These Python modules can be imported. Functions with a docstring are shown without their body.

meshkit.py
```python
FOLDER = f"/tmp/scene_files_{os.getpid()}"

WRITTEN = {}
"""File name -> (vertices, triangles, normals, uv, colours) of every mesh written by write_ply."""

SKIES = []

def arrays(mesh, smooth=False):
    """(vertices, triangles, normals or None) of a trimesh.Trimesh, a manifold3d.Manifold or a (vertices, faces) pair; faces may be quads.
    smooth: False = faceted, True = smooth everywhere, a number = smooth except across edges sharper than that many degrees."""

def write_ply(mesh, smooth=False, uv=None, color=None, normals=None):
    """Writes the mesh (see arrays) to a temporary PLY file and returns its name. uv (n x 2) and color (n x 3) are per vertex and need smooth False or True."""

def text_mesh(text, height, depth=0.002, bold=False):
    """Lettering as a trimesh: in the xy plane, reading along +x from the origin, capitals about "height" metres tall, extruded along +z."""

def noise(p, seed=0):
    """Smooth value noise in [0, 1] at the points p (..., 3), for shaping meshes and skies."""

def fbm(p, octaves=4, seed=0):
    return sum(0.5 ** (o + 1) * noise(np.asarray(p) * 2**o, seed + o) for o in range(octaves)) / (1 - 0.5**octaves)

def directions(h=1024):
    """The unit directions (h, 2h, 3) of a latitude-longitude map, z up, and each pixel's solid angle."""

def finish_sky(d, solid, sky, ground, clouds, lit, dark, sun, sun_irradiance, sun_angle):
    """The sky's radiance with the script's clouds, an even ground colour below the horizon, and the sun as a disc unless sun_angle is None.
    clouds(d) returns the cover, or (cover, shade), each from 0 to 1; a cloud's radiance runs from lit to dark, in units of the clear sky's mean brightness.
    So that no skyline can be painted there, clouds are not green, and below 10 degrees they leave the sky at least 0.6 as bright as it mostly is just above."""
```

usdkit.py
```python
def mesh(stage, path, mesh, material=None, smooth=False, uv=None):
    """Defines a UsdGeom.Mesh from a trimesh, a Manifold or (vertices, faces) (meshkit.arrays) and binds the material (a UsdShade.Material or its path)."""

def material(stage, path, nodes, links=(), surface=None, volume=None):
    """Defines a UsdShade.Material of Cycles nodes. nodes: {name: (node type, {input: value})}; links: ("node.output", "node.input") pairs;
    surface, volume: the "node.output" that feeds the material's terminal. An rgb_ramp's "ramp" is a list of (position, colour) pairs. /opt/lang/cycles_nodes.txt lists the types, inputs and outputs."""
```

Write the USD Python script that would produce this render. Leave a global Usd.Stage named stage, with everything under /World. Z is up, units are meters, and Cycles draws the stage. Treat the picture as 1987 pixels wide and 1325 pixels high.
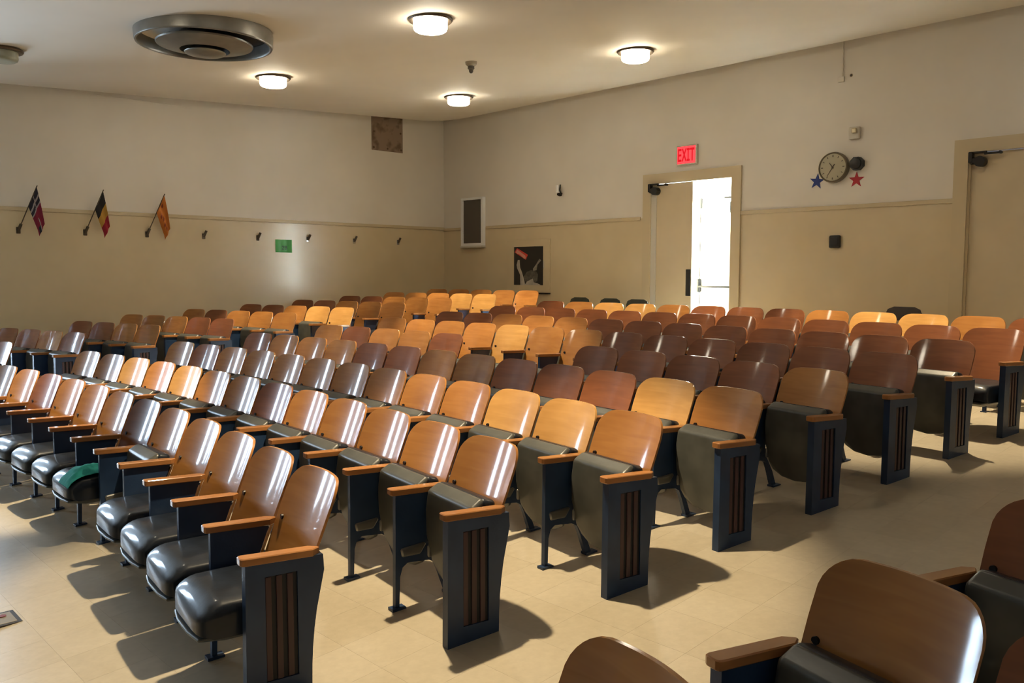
import math, random
import numpy as np, trimesh, manifold3d, usdkit, meshkit
from pxr import Usd, UsdGeom, UsdLux, UsdShade, Gf, Sdf
from shapely.geometry import Polygon, box as sbox, Point

random.seed(7)
rng = np.random.default_rng(7)
stage = Usd.Stage.CreateInMemory()
UsdGeom.SetStageUpAxis(stage, UsdGeom.Tokens.z)
UsdGeom.SetStageMetersPerUnit(stage, 1.0)
world = UsdGeom.Xform.Define(stage, '/World')
stage.SetDefaultPrim(world.GetPrim())
UsdGeom.Scope.Define(stage, '/World/Looks')

# ------------------------------------------------------------------ camera, light, exposure
EYE = 1.695
FPX, PITCH, ROLL = 1647.05, 0.08002, 0.00138
cam = UsdGeom.Camera.Define(stage, '/World/camera')
cam.CreateHorizontalApertureAttr(36.0)
cam.CreateVerticalApertureAttr(36.0 * 1325 / 1987)
cam.CreateFocalLengthAttr(36.0 * FPX / 1987)
cam.CreateClippingRangeAttr(Gf.Vec2f(0.05, 200))
cam.CreateExposureAttr(0.6)
cam.AddTranslateOp().Set(Gf.Vec3d(0, 0, EYE))
cam.AddRotateXOp().Set(90 - math.degrees(PITCH))
cam.AddRotateZOp().Set(math.degrees(ROLL))

# the hall in wall coordinates: C is the far corner, V runs along the back wall, N points out through it
N = np.array([0.72561093, 0.68810521]); V = np.array([0.68810521, -0.72561093])
C = np.array([-1.40181265, 17.60947372])
WC, VC = 11.1, -13.742           # N and V coordinates of the corner
ROOM_W, ROOM_L = 15.3, 16.5
def nv(w, v): return N * w + V * v
KC = 0.92                        # assumed unseen cove: the flat field is lowered so lamps hit the right rows
def ceil_nv(w, v):
    field = 4.593 - 0.053 * (10.212 - w); top = 4.845 - 0.053 * (WC - w)
    a = np.clip((w - KC * WC) / (WC - KC * WC), 0, 1); b = np.clip((KC * VC - v) / (KC * VC - VC), 0, 1)
    t = np.clip(np.hypot(a, b), 0, 1)
    return field + (top - field + 0.004) * (1 - np.sqrt(1 - t * t))
def ceil_z(x, y): return float(ceil_nv(x * N[0] + y * N[1], x * V[0] + y * V[1]))

LAMP_POWER = 2900.0
WARM = (1.0, 0.80, 0.51)
DAY = (0.66, 0.83, 1.0)
# (along N, along V, half angle of the beam or 0 for a dead lamp)
LAMPS = [(5.654, -7.211, 32), (5.758, -10.804, 32), (8.936, -10.675, 32), (8.718, -6.925, 32), (8.25, -3.30, 33),  # the last is out of view, placed to light the back row
         (2.83, -3.86, 33), (2.15, -7.75, 23), (2.53, -10.99, 0)]  # all but the dead lamp are out of view, placed to light the front rows
# unseen windows in the left wall, placed for the streaks on the seat backs: (distance from the corner, width, sill, head, radiance)
WINDOWS = [(9.2, 0.75, 0.15, 3.0, 30.0), (11.3, 0.75, 1.0, 3.2, 34.0)]
VESTIBULE_POWER = 1300.0
dome = UsdLux.DomeLight.Define(stage, '/World/sky_light')
dome.CreateColorAttr(Gf.Vec3f(0.6, 0.75, 1.0)); dome.CreateIntensityAttr(0.25)

# ------------------------------------------------------------------ helpers
names = {}
def numbered(parent, name):
    k = (parent, name); i = names.get(k, -1) + 1; names[k] = i
    return f'{parent}/{name}' if i == 0 else f'{parent}/{name}_{i:03d}'
def tag(p, label=None, cat=None, group=None, kind=None):
    p = p.GetPrim() if hasattr(p, 'GetPrim') else p
    for k, v in (('label', label), ('category', cat), ('group', group), ('kind', kind)):
        if v: p.SetCustomDataByKey(k, v)
    return p
def pth(parent):
    return '/World' if parent is None else (parent if isinstance(parent, str) else str(parent.GetPath()))
def obj(name, m, mat, parent=None, smooth=30):
    return usdkit.mesh(stage, numbered(pth(parent), name), m, mat, smooth=smooth).GetPrim()
def thing(name, label, cat, loc=(0, 0, 0), rotz=0.0, group=None):
    x = UsdGeom.Xform.Define(stage, numbered('/World', name))
    x.AddTranslateOp().Set(Gf.Vec3d(*map(float, loc))); x.AddRotateZOp().Set(float(rotz))
    return tag(x, label, cat, group)
def struct(name, m, mat, parent=None, smooth=30, label=None):
    p = obj(name, m, mat, parent, smooth)
    if parent is None: tag(p, label, None, None, 'structure')
    return p
def cat(*ms):
    ms = [trimesh.Trimesh(*meshkit.arrays(m)[:2], process=False) for m in ms]
    return trimesh.util.concatenate(ms)
def bx(x0, x1, y0, y1, z0, z1):
    m = trimesh.creation.box((x1 - x0, y1 - y0, z1 - z0)); m.apply_translation(((x0 + x1) / 2, (y0 + y1) / 2, (z0 + z1) / 2)); return m
def sph(p, r, n=12): return manifold3d.Manifold.sphere(r, n).translate(tuple(map(float, p)))
def hull(pts): return manifold3d.Manifold.batch_hull([sph(p, r, n) for p, r, n in pts])
def rbox(x0, x1, y0, y1, z0, z1, r=0.004, n=8):
    return hull([((x, y, z), r, n) for x in (x0 + r, x1 - r) for y in (y0 + r, y1 - r) for z in (z0 + r, z1 - r)])
def cyl(r, h, p=(0, 0, 0), axis='z', n=24, r2=None):
    m = manifold3d.Manifold.cylinder(h, r, r if r2 is None else r2, n)
    if axis == 'y': m = m.rotate((-90, 0, 0))
    if axis == 'x': m = m.rotate((0, 90, 0))
    return m.translate(tuple(map(float, p)))
def extr(poly, h):                       # polygon in xy, along +z
    return trimesh.creation.extrude_polygon(poly, h, engine='earcut')
def yz_extr(pts, x0, x1):                # polygon in (y, z), extruded along x
    m = extr(Polygon(pts), x1 - x0)
    v = m.vertices.copy(); m.vertices = np.stack([v[:, 2] + x0, v[:, 0], v[:, 1]], 1); return m
def lathe(prof, n=64):
    prof = np.asarray(prof, float); a = np.linspace(0, 2 * np.pi, n, endpoint=False)
    v = np.stack([np.outer(np.cos(a), prof[:, 0]), np.outer(np.sin(a), prof[:, 0]), np.tile(prof[:, 1], (n, 1))], -1).reshape(-1, 3)
    k = len(prof); i, j = np.meshgrid(np.arange(n), np.arange(k - 1), indexing='ij'); i2 = (i + 1) % n
    return (v, np.stack([i * k + j, i2 * k + j, i2 * k + j + 1, i * k + j + 1], -1).reshape(-1, 4))
def tube(p, r, n=8):
    p = np.asarray(p, float); out = []
    for a, b in zip(p[:-1], p[1:]):
        out.append(trimesh.creation.cylinder(r, segment=[a, b], sections=n))
    return trimesh.util.concatenate(out)
def wall_xf(m, side, s=0.0, z=0.0, d=0.0):
    """Local: x along the wall seen left to right from inside, y out of the room, z up -> world."""
    v, f, _ = meshkit.arrays(m)
    x, y, w = v[:, 0] + s, v[:, 1] + d, v[:, 2] + z
    if side == 'back': o = C + np.outer(x, V) + np.outer(y, N)
    else: o = C + np.outer(x, N) + np.outer(y, -V)      # x negative away from the corner
    return trimesh.Trimesh(np.column_stack([o, w]), f, process=False)
def wthing(name, label, catg, side, s, z, group=None):
    o = C + (V * s if side == 'back' else -N * s)
    ang = math.degrees(math.atan2(V[1], V[0]) if side == 'back' else math.atan2(N[1], N[0]))
    return thing(name, label, catg, (o[0], o[1], z), ang, group)   # children in local wall axes: x right, -y into the room

# ------------------------------------------------------------------ materials
L = '/World/Looks/'
def mat(name, nodes, links, surface='p.BSDF'): return usdkit.material(stage, L + name, nodes, links, surface=surface)
def plain(name, col, rough=0.5, metal=0.0, **kw):
    return mat(name, {'p': ('principled_bsdf', {'base_color': col, 'roughness': rough, 'metallic': metal, **kw})}, [])
def noisy(name, c1, c2, scale=6.0, rough=0.5, bump=0.0, detail=4.0, bscale=None, lo=0.35, hi=0.65, stretch=(1, 1, 1), **kw):
    nodes = {'t': ('texture_coordinate', {}), 'm': ('mapping', {'scale': stretch}), 'n': ('noise_texture', {'scale': scale, 'detail': detail}),
             'r': ('rgb_ramp', {'ramp': [(lo, c1), (hi, c2)]}), 'p': ('principled_bsdf', {'roughness': rough, **kw})}
    links = [('t.object', 'm.vector'), ('m.vector', 'n.vector'), ('n.fac', 'r.fac'), ('r.color', 'p.base_color')]
    if bump:
        nodes['n2'] = ('noise_texture', {'scale': bscale or scale * 6, 'detail': 3.0}); nodes['b'] = ('bump', {'strength': bump, 'distance': 0.01})
        links += [('m.vector', 'n2.vector'), ('n2.fac', 'b.height'), ('b.normal', 'p.normal')]
    return mat(name, nodes, links)
def wood(name, dark, light, rough=0.38):
    nodes = {'t': ('texture_coordinate', {}), 'o': ('object_info', {}), 'ov': ('combine_xyz', {}), 'om': ('math', {'math_type': 'multiply', 'value2': 37.0}),
             'va': ('vector_math', {'math_type': 'add'}),
             'm': ('mapping', {'scale': (1.0, 1.0, 9.0)}), 'n': ('noise_texture', {'scale': 3.0, 'detail': 5.0, 'distortion': 0.6}),
             'm2': ('mapping', {'scale': (2.0, 2.0, 3.0)}), 'n2': ('noise_texture', {'scale': 1.6, 'detail': 3.0}),
             'r': ('rgb_ramp', {'ramp': [(0.1, dark), (0.9, light)]}), 'r2': ('rgb_ramp', {'ramp': [(0.3, (0.82, 0.78, 0.74)), (0.7, (1.0, 1.0, 1.0))]}),
             'x': ('mix_color', {'blend_type': 'multiply', 'fac': 1.0}),
             'hs': ('hsv', {'saturation': 1.0, 'hue': 0.5}), 'vr': ('map_range', {'from_min': 0.0, 'from_max': 1.0, 'to_min': 0.8, 'to_max': 1.15}),
             'p': ('principled_bsdf', {'roughness': rough, 'specular_ior_level': 0.1, 'coat_weight': 0.75, 'coat_roughness': 0.09})}
    links = [('t.object', 'va.vector1'), ('o.random', 'om.value1'), ('om.value', 'ov.x'), ('om.value', 'ov.z'), ('ov.vector', 'va.vector2'),
             ('va.vector', 'm.vector'), ('m.vector', 'n.vector'), ('va.vector', 'm2.vector'), ('m2.vector', 'n2.vector'), ('n.fac', 'r.fac'), ('n2.fac', 'r2.fac'),
             ('r.color', 'x.a'), ('r2.color', 'x.b'), ('x.result', 'hs.color'), ('o.random', 'vr.value'), ('vr.result', 'hs.value'), ('hs.color', 'p.base_color')]
    return mat(name, nodes, links)
W_ORANGE = wood('wood_orange', (0.36, 0.145, 0.035), (0.54, 0.25, 0.07))
W_RED = wood('wood_red', (0.21, 0.072, 0.029), (0.33, 0.12, 0.047))  # also paints the shade on seats that no lamp reaches
W_YELLOW = wood('wood_yellow', (0.48, 0.25, 0.07), (0.68, 0.38, 0.125))  # also paints the lamp pools on the seat backs
W_ARM = wood('wood_arm', (0.32, 0.135, 0.045), (0.48, 0.22, 0.075), 0.4)
VINYL = noisy('vinyl_black', (0.008, 0.011, 0.017), (0.013, 0.018, 0.028), 14, 0.45, 0.05, bscale=60, specular_ior_level=0.15, coat_weight=0.42, coat_roughness=0.10)
PAN = noisy('pan_grey_paint', (0.055, 0.058, 0.052), (0.09, 0.092, 0.083), 5, 0.35, 0.05, bscale=40)
NAVY = noisy('navy_paint', (0.013, 0.032, 0.080), (0.019, 0.045, 0.105), 9, 0.42, 0.06, bscale=90)
MAROON = plain('maroon_inlay', (0.055, 0.022, 0.024), 0.45)
DARKSLOT = plain('slot_dark', (0.006, 0.006, 0.008), 0.6)
BOLT = plain('bolt_dark', (0.012, 0.010, 0.008), 0.4, 0.5)
STEEL = plain('worn_steel', (0.20, 0.20, 0.19), 0.4, 0.7)
CREAM = noisy('wall_beige_gloss', (0.58, 0.475, 0.30), (0.63, 0.52, 0.335), 1.5, 0.30, 0.02, bscale=30, coat_weight=0.5, coat_roughness=0.16)
UPPER = noisy('wall_white_gloss', (0.69, 0.64, 0.555), (0.735, 0.685, 0.60), 1.2, 0.40, 0.03, bscale=60)
CEIL = noisy('ceiling_paint', (0.69, 0.635, 0.54), (0.73, 0.675, 0.58), 0.9, 0.7)
TRIM = plain('trim_beige', (0.55, 0.45, 0.285), 0.35)
DOORM = noisy('door_beige', (0.57, 0.465, 0.30), (0.61, 0.50, 0.325), 2, 0.35)
WHITE = plain('white_paint', (0.80, 0.80, 0.78), 0.35)
OFFWHITE = plain('offwhite_paint', (0.55, 0.51, 0.43), 0.4)
BLACK = plain('black_plastic', (0.012, 0.012, 0.012), 0.45)
DARKBRONZE = plain('closer_dark', (0.018, 0.015, 0.012), 0.4, 0.4)
GROUT = plain('tile_joint', (0.24, 0.20, 0.145), 0.7)

# ------------------------------------------------------------------ raked floor
CX, CY, R1, DR = -18.51853, -8.50669, 21.51337, 0.85525
FB, FC = 0.0783, -0.00115
def floor_z_rho(rho):
    q = np.asarray(rho) - R1; q = np.maximum(q, -4.0)
    return FB * q + FC * q * q
def floor_z(x, y): return floor_z_rho(np.hypot(np.asarray(x) - CX, np.asarray(y) - CY))
def tile_mat(name, a, b, c):
    nodes = {'t': ('texture_coordinate', {}), 'n': ('noise_texture', {'scale': 22.0, 'detail': 6.0, 'roughness': 0.65}), 'n2': ('noise_texture', {'scale': 1.1, 'detail': 3.0}),
             'r': ('rgb_ramp', {'ramp': [(0.3, a), (0.7, b)]}), 'r2': ('rgb_ramp', {'ramp': [(0.35, c), (0.65, (1, 1, 1))]}), 'x': ('mix_color', {'blend_type': 'multiply', 'fac': 1.0}),
             'rr': ('map_range', {'to_min': 0.24, 'to_max': 0.42}), 'p': ('principled_bsdf', {})}
    return mat(name, nodes, [('t.object', 'n.vector'), ('t.object', 'n2.vector'), ('n.fac', 'r.fac'), ('n2.fac', 'r2.fac'), ('r.color', 'x.a'), ('r2.color', 'x.b'), ('x.result', 'p.base_color'), ('n2.fac', 'rr.value'), ('rr.result', 'p.roughness')])
TILES = [tile_mat('vinyl_tile_a', (0.48, 0.42, 0.315), (0.54, 0.475, 0.36), (0.90, 0.89, 0.87)),
         tile_mat('vinyl_tile_b', (0.465, 0.405, 0.30), (0.525, 0.46, 0.345), (0.90, 0.89, 0.87)),
         tile_mat('vinyl_tile_c', (0.49, 0.43, 0.325), (0.55, 0.485, 0.37), (0.90, 0.89, 0.87))]
T = 0.305
def quad_patch(w0, w1, v0, v1, drop=0.0, thick=0.004, top_only=False):
    c = [nv(w0, v0), nv(w0, v1), nv(w1, v1), nv(w1, v0)]
    top = [(p[0], p[1], float(floor_z(*p)) - drop) for p in c]
    if top_only: return np.array(top)
    return trimesh.Trimesh(np.array(top + [(x, y, z - thick) for x, y, z in top]),
        [[0, 1, 2], [0, 2, 3], [0, 4, 5], [0, 5, 1], [1, 5, 6], [1, 6, 2], [2, 6, 7], [2, 7, 3], [3, 7, 4], [3, 4, 0]], process=False)
# sub-floor: one gridded sheet under the tiles
gw, gv = np.arange(-5.4, WC + 0.3, 0.305), np.arange(VC - 0.02, VC + ROOM_W + 0.3, 0.305)
A, B = np.meshgrid(gw, gv, indexing='ij')
P = np.stack([A * N[0] + B * V[0], A * N[1] + B * V[1]], -1).reshape(-1, 2)
v = np.column_stack([P, floor_z(P[:, 0], P[:, 1]) - 0.0035])
i, j = np.meshgrid(np.arange(len(gw) - 1), np.arange(len(gv) - 1), indexing='ij'); k = len(gv)
f = np.stack([i * k + j, i * k + j + 1, (i + 1) * k + j + 1, (i + 1) * k + j], -1).reshape(-1, 4)
floor = struct('floor', (v, f[:, ::-1]), GROUT, smooth=True, label='beige vinyl tile floor rising towards the back wall')
# the tiles: the ones that show largest in the open floor are parts, the rest one joined part
def px(x, y, z):
    cp, sp = math.cos(PITCH), math.sin(PITCH); z = z - EYE
    d = y * cp - z * sp; u = z * cp + y * sp
    return (993.5 + FPX * x / d, 662.5 - FPX * u / d, d) if d > 0.3 else (-1e4, -1e4, d)
cand, rest = [], [[], [], []]
W0, V0 = 1.10 - 30 * T, -3.85 - 60 * T
for a in range(0, 80):
    for b in range(0, 110):
        w, vv = W0 + a * T, V0 + b * T
        if not (-4.9 < w < WC - T * 0.2 and VC - 0.2 < vv < VC + ROOM_W): continue
        w1, v1 = min(w + T, WC), min(vv + T, VC + ROOM_W); v0 = max(vv, VC)
        q = quad_patch(w + 0.0003, w1 - 0.0003, v0 + 0.0003, v1 - 0.0003, top_only=True)
        u, y, d = px(*q.mean(0))
        mi = int(rng.integers(0, 3))
        seen = -60 < u < 2050 and 600 < y < 1400
        cand.append((d if seen else 99.0, a, b, mi, (w + 0.0003, w1 - 0.0003, v0 + 0.0003, v1 - 0.0003)))
cand.sort(key=lambda t: t[0])
for n_, (d, a, b, mi, q) in enumerate(cand):
    if n_ < 300 and d < 50: obj('tile', quad_patch(*q), TILES[mi], floor, smooth=False)
    else: rest[mi].append(quad_patch(*q))
for mi in range(3):
    tag(obj('tile_field', trimesh.util.concatenate(rest[mi]), TILES[mi], floor, smooth=False), None, None, None, 'stuff')

# ------------------------------------------------------------------ walls and ceiling
DADO = 2.59; TOP = 5.0
def wall_with_holes(side, s0, s1, holes, z0, z1, th=0.2):
    p = sbox(s0, z0, s1, z1)
    for h in holes: p = p.difference(sbox(*h))
    m = cat(*[extr(g, th) for g in getattr(p, 'geoms', [p]) if g.area > 1e-6])
    v = m.vertices.copy(); m.vertices = np.stack([v[:, 0], v[:, 2], v[:, 1]], 1); m.invert()
    return wall_xf(m, side)
D1 = (5.265, 0.2, 6.80, 3.145)            # open double door
D2 = (9.985, 0.2, 11.55, 3.175)
SLOT = (0.662, 2.29, 1.225, 3.14)         # loudspeaker recess
hb = [D1, D2]
wb = struct('wall_back', wall_with_holes('back', -0.2, ROOM_W + 0.2, hb, DADO, TOP), UPPER, smooth=False, label='white upper back wall of the hall')
obj('lower_wall', wall_with_holes('back', -0.2, ROOM_W + 0.2, hb, 0.0, DADO), CREAM, wb, smooth=False)
hl = [(-s - w, z0, -s, z1) for s, w, z0, z1, _ in WINDOWS]
wl = struct('wall_left', wall_with_holes('left', -ROOM_L, 0.0, hl, DADO, TOP), UPPER, smooth=False, label='white upper side wall with the little flags')
obj('lower_wall', wall_with_holes('left', -ROOM_L, 0.0, hl, -0.8, DADO), CREAM, wl, smooth=False)
def wbox(w0, w1, v0, v1, z0, z1):
    m = bx(w0, w1, v0, v1, z0, z1); q = m.vertices
    m.vertices = np.column_stack([np.outer(q[:, 0], N) + np.outer(q[:, 1], V), q[:, 2]]); m.invert(); return m
VR = VC + ROOM_W
struct('wall_right', wbox(WC - ROOM_L, WC + 0.2, VR, VR + 0.2, -0.8, TOP), UPPER, smooth=False, label='white side wall behind the camera')
struct('wall_front', wbox(WC - ROOM_L - 0.2, WC - ROOM_L, VC - 0.2, VR + 0.2, -0.8, TOP), UPPER, smooth=False, label='stage-end wall behind the camera')
cw = np.r_[WC - ROOM_L - 0.2, np.linspace(-4.5, KC * WC, 8), WC - (WC - KC * WC) * np.cos(np.linspace(0.1, 1, 12) * np.pi / 2), WC + 0.2]
cvv = np.r_[VC - 0.2, VC + (KC * VC - VC) * np.cos(np.linspace(1, 0.1, 12) * np.pi / 2)[::1], np.linspace(KC * VC, VR, 8), VR + 0.2]
cvv = np.unique(np.round(np.sort(cvv), 4)); cw = np.unique(np.round(np.sort(cw), 4))
A, B = np.meshgrid(cw, cvv, indexing='ij'); Zc = ceil_nv(A, B); nA, nB = A.shape
low = np.column_stack([np.outer(A.ravel(), N) + np.outer(B.ravel(), V), Zc.ravel()]); upp = low.copy(); upp[:, 2] = TOP + 0.12
i, j = np.meshgrid(np.arange(nA - 1), np.arange(nB - 1), indexing='ij')
q = np.stack([i * nB + j, (i + 1) * nB + j, (i + 1) * nB + j + 1, i * nB + j + 1], -1).reshape(-1, 4)
ring = [b for b in range(nB)] + [a * nB + nB - 1 for a in range(1, nA)] + [(nA - 1) * nB + b for b in range(nB - 2, -1, -1)] + [a * nB for a in range(nA - 2, 0, -1)]
sq = [(a, b, nA * nB + b, nA * nB + a) for a, b in zip(ring, ring[1:] + ring[:1])]
cm = trimesh.Trimesh(*meshkit.arrays((np.vstack([low, upp]), np.vstack([q, q[:, ::-1] + nA * nB, np.array(sq)])))[:2], process=False)
cm.fix_normals()
struct('ceiling', cm, CEIL, smooth=40, label='plain coved plaster ceiling with round drum lamps')
# dado rails
def rail(s0, s1, z=2.585): return rbox(s0, s1, -0.022, 0.0, z - 0.028, z + 0.028, 0.006, 8)
t1 = struct('trim_1', wall_xf(rail(0.0, 0.60), 'back'), TRIM, label='beige rail along the back wall beside the corner')
t2 = struct('trim_2', wall_xf(rail(1.31, 5.08), 'back'), TRIM, label='beige rail along the back wall up to the open door')
t3 = struct('trim_3', wall_xf(rail(6.88, 9.86), 'back'), TRIM, label='beige rail on the back wall between the two doors')
t4 = struct('trim_4', wall_xf(rail(11.75, ROOM_W), 'back'), TRIM, label='beige rail right of the second door')
t5 = struct('trim_5', wall_xf(rail(-9.2, 0.0, 2.605), 'left'), TRIM, label='beige rail along the left wall under the flags')
t6 = struct('trim_6', wall_xf(rbox(-8.6, -5.25, -0.012, 0.0, 4.352, 4.368, 0.004, 8), 'left'), UPPER, label='thin ledge line under the ceiling on the left wall')
t7 = struct('trim_7', wall_xf(rbox(0.0, 5.2, -0.010, 0.0, 4.76, 4.772, 0.004, 8), 'back'), UPPER, label='thin ledge line under the ceiling on the back wall')
for nm, m in (('baseboard_back', bx(0, D1[0] - 0.13, -0.015, 0, 0.45, 0.72)), ('baseboard_left', bx(-9, 0, -0.015, 0, 0.0, 0.72))):
    struct(nm, wall_xf(m, 'back' if 'back' in nm else 'left'), TRIM, smooth=False, label='beige baseboard of the ' + nm[10:] + ' wall')
# windows (daylight side, outside the picture)
def area_light(name, s, z, w, h, power, col, depth, side='left'):
    o = C + (-N * s - V * depth if side == 'left' else V * s + N * depth)
    r = UsdLux.RectLight.Define(stage, '/World/' + name)
    r.CreateWidthAttr(w); r.CreateHeightAttr(h); r.CreateIntensityAttr(power); r.CreateColorAttr(Gf.Vec3f(*col))
    return r, o
GLASS = mat('window_glass', {'t': ('transparent_bsdf', {'color': (0.96, 0.98, 1.0)}), 'g': ('glossy_bsdf', {'roughness': 0.02, 'color': (1, 1, 1)}), 'fr': ('fresnel', {'IOR': 1.45}), 'x': ('mix_closure', {})},
            [('fr.fac', 'x.fac'), ('t.BSDF', 'x.closure1'), ('g.BSDF', 'x.closure2')], 'x.closure')
for n_, (s, w, z0, z1, rad) in enumerate(WINDOWS):
    fr = cat(bx(-s - w, -s - w + 0.06, 0.02, 0.14, z0, z1), bx(-s - 0.06, -s, 0.02, 0.14, z0, z1), bx(-s - w + 0.06, -s - 0.06, 0.02, 0.14, z0, z0 + 0.06), bx(-s - w + 0.06, -s - 0.06, 0.02, 0.14, z1 - 0.06, z1),
             bx(-s - w + 0.06, -s - 0.06, 0.04, 0.12, (z0 + z1) / 2 - 0.03, (z0 + z1) / 2 + 0.03))
    wd = struct(f'window_{n_ + 1}', wall_xf(fr, 'left'), WHITE, smooth=False, label='tall glazed daylight opening in the left side wall')
    obj('pane', wall_xf(bx(-s - w + 0.05, -s - 0.05, 0.075, 0.081, z0 + 0.05, z1 - 0.05), 'left'), GLASS, wd, smooth=False)
    r, o = area_light(f'window_daylight_{n_ + 1}', s + w / 2, 0, w, z1 - z0, rad, DAY, 0.30)
    r.AddTranslateOp().Set(Gf.Vec3d(o[0], o[1], (z0 + z1) / 2))
    # a RectLight shines along its local -z: turn it to +V (into the room)
    r.AddRotateZOp().Set(math.degrees(math.atan2(V[1], V[0])) - 90); r.AddRotateXOp().Set(90)

# ------------------------------------------------------------------ doors in the back wall
def wset(name, m, mt, parent, smooth=30): return obj(name, wall_xf(m, 'back'), mt, parent, smooth)
def frame(d, t=0.13):
    s0, z0, s1, z1 = d
    return cat(bx(s0 - t, s0 + 0.03, -0.03, 0.2, z0, z1 + t), bx(s1 - 0.03, s1 + t, -0.03, 0.2, z0, z1 + t), bx(s0 + 0.03, s1 - 0.03, -0.03, 0.2, z1 - 0.03, z1 + t))
def closer(s, z, parent, mirror=1):
    body = cat(rbox(s, s + 0.05, -0.09, -0.015, z - 0.11, z + 0.02, 0.01), cyl(0.062, 0.10, (s + 0.13, -0.10, z - 0.10), 'y', 24), rbox(s + 0.02, s + 0.17, -0.085, -0.03, z - 0.13, z - 0.05, 0.015))
    c = wset('door_closer', body, DARKBRONZE, parent)
    obj('closer_arm', wall_xf(cat(rbox(s + 0.01, s + 0.20, -0.075, -0.05, z - 0.005, z + 0.02, 0.006), rbox(s + 0.17, s + 0.36, -0.075, -0.05, z - 0.025, z - 0.002, 0.006), cyl(0.018, 0.05, (s + 0.345, -0.085, z - 0.012), 'y', 12)), 'back'), DARKBRONZE, c)
d1 = struct('door_1', wall_xf(frame(D1), 'back'), TRIM, smooth=False, label='open double door under the exit sign, one leaf swung out into daylight')
zf1 = 0.58
lf = wset('door_leaf', rbox(D1[0] + 0.035, 6.075, 0.0, 0.045, zf1, D1[3] - 0.035, 0.005), DOORM, d1)
obj('pull_plate', wall_xf(rbox(5.975, 6.065, -0.006, 0.0, 1.35, 1.76, 0.003), 'back'), BLACK, lf)
wset('door_stop', bx(D1[0] + 0.03, D1[0] + 0.13, -0.012, 0.0, zf1, 2.98), OFFWHITE, d1, False)
closer(5.275, 3.10, d1)
d2 = struct('door_2', wall_xf(frame(D2), 'back'), TRIM, smooth=False, label='closed beige door at the right end of the back wall')
wset('door_leaf', rbox(D2[0] + 0.035, (D2[0] + D2[2]) / 2 - 0.002, 0.03, 0.075, 0.55, D2[3] - 0.035, 0.005), DOORM, d2)
wset('door_leaf', rbox((D2[0] + D2[2]) / 2 + 0.002, D2[2] - 0.035, 0.03, 0.075, 0.55, D2[3] - 0.035, 0.005), DOORM, d2)
wset('door_stop', bx(D2[0] + 0.03, D2[0] + 0.055, 0.0, 0.03, 0.55, D2[3] - 0.03), TRIM, d2, False)
closer(10.03, 3.125, d2)
# bright vestibule beyond the open leaf, with the outer door
VB0, VB1 = 5.0, 8.3
vest = cat(bx(VB0 - 0.1, VB0, 0.2, 2.3, 0.5, 3.6), bx(VB1, VB1 + 0.1, 0.2, 2.3, 0.5, 3.6), bx(VB0 - 0.1, VB1 + 0.1, 2.3, 2.4, 0.5, 3.6), bx(VB0 - 0.1, VB1 + 0.1, 0.2, 2.4, 3.6, 3.7), bx(VB0 - 0.1, VB1 + 0.1, 0.0, 2.4, 0.45, 0.57))
struct('wall_vestibule', wall_xf(vest, 'back'), WHITE, smooth=False, label='white daylit vestibule behind the open door')
od = struct('door_3', wall_xf(rbox(5.90, 6.72, 0.40, 0.445, zf1, 3.10, 0.005), 'back'), WHITE, label='white outer door with panic bar seen through the open doorway')
HW = plain('door_hardware_dark', (0.006, 0.007, 0.008), 0.5)
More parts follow.
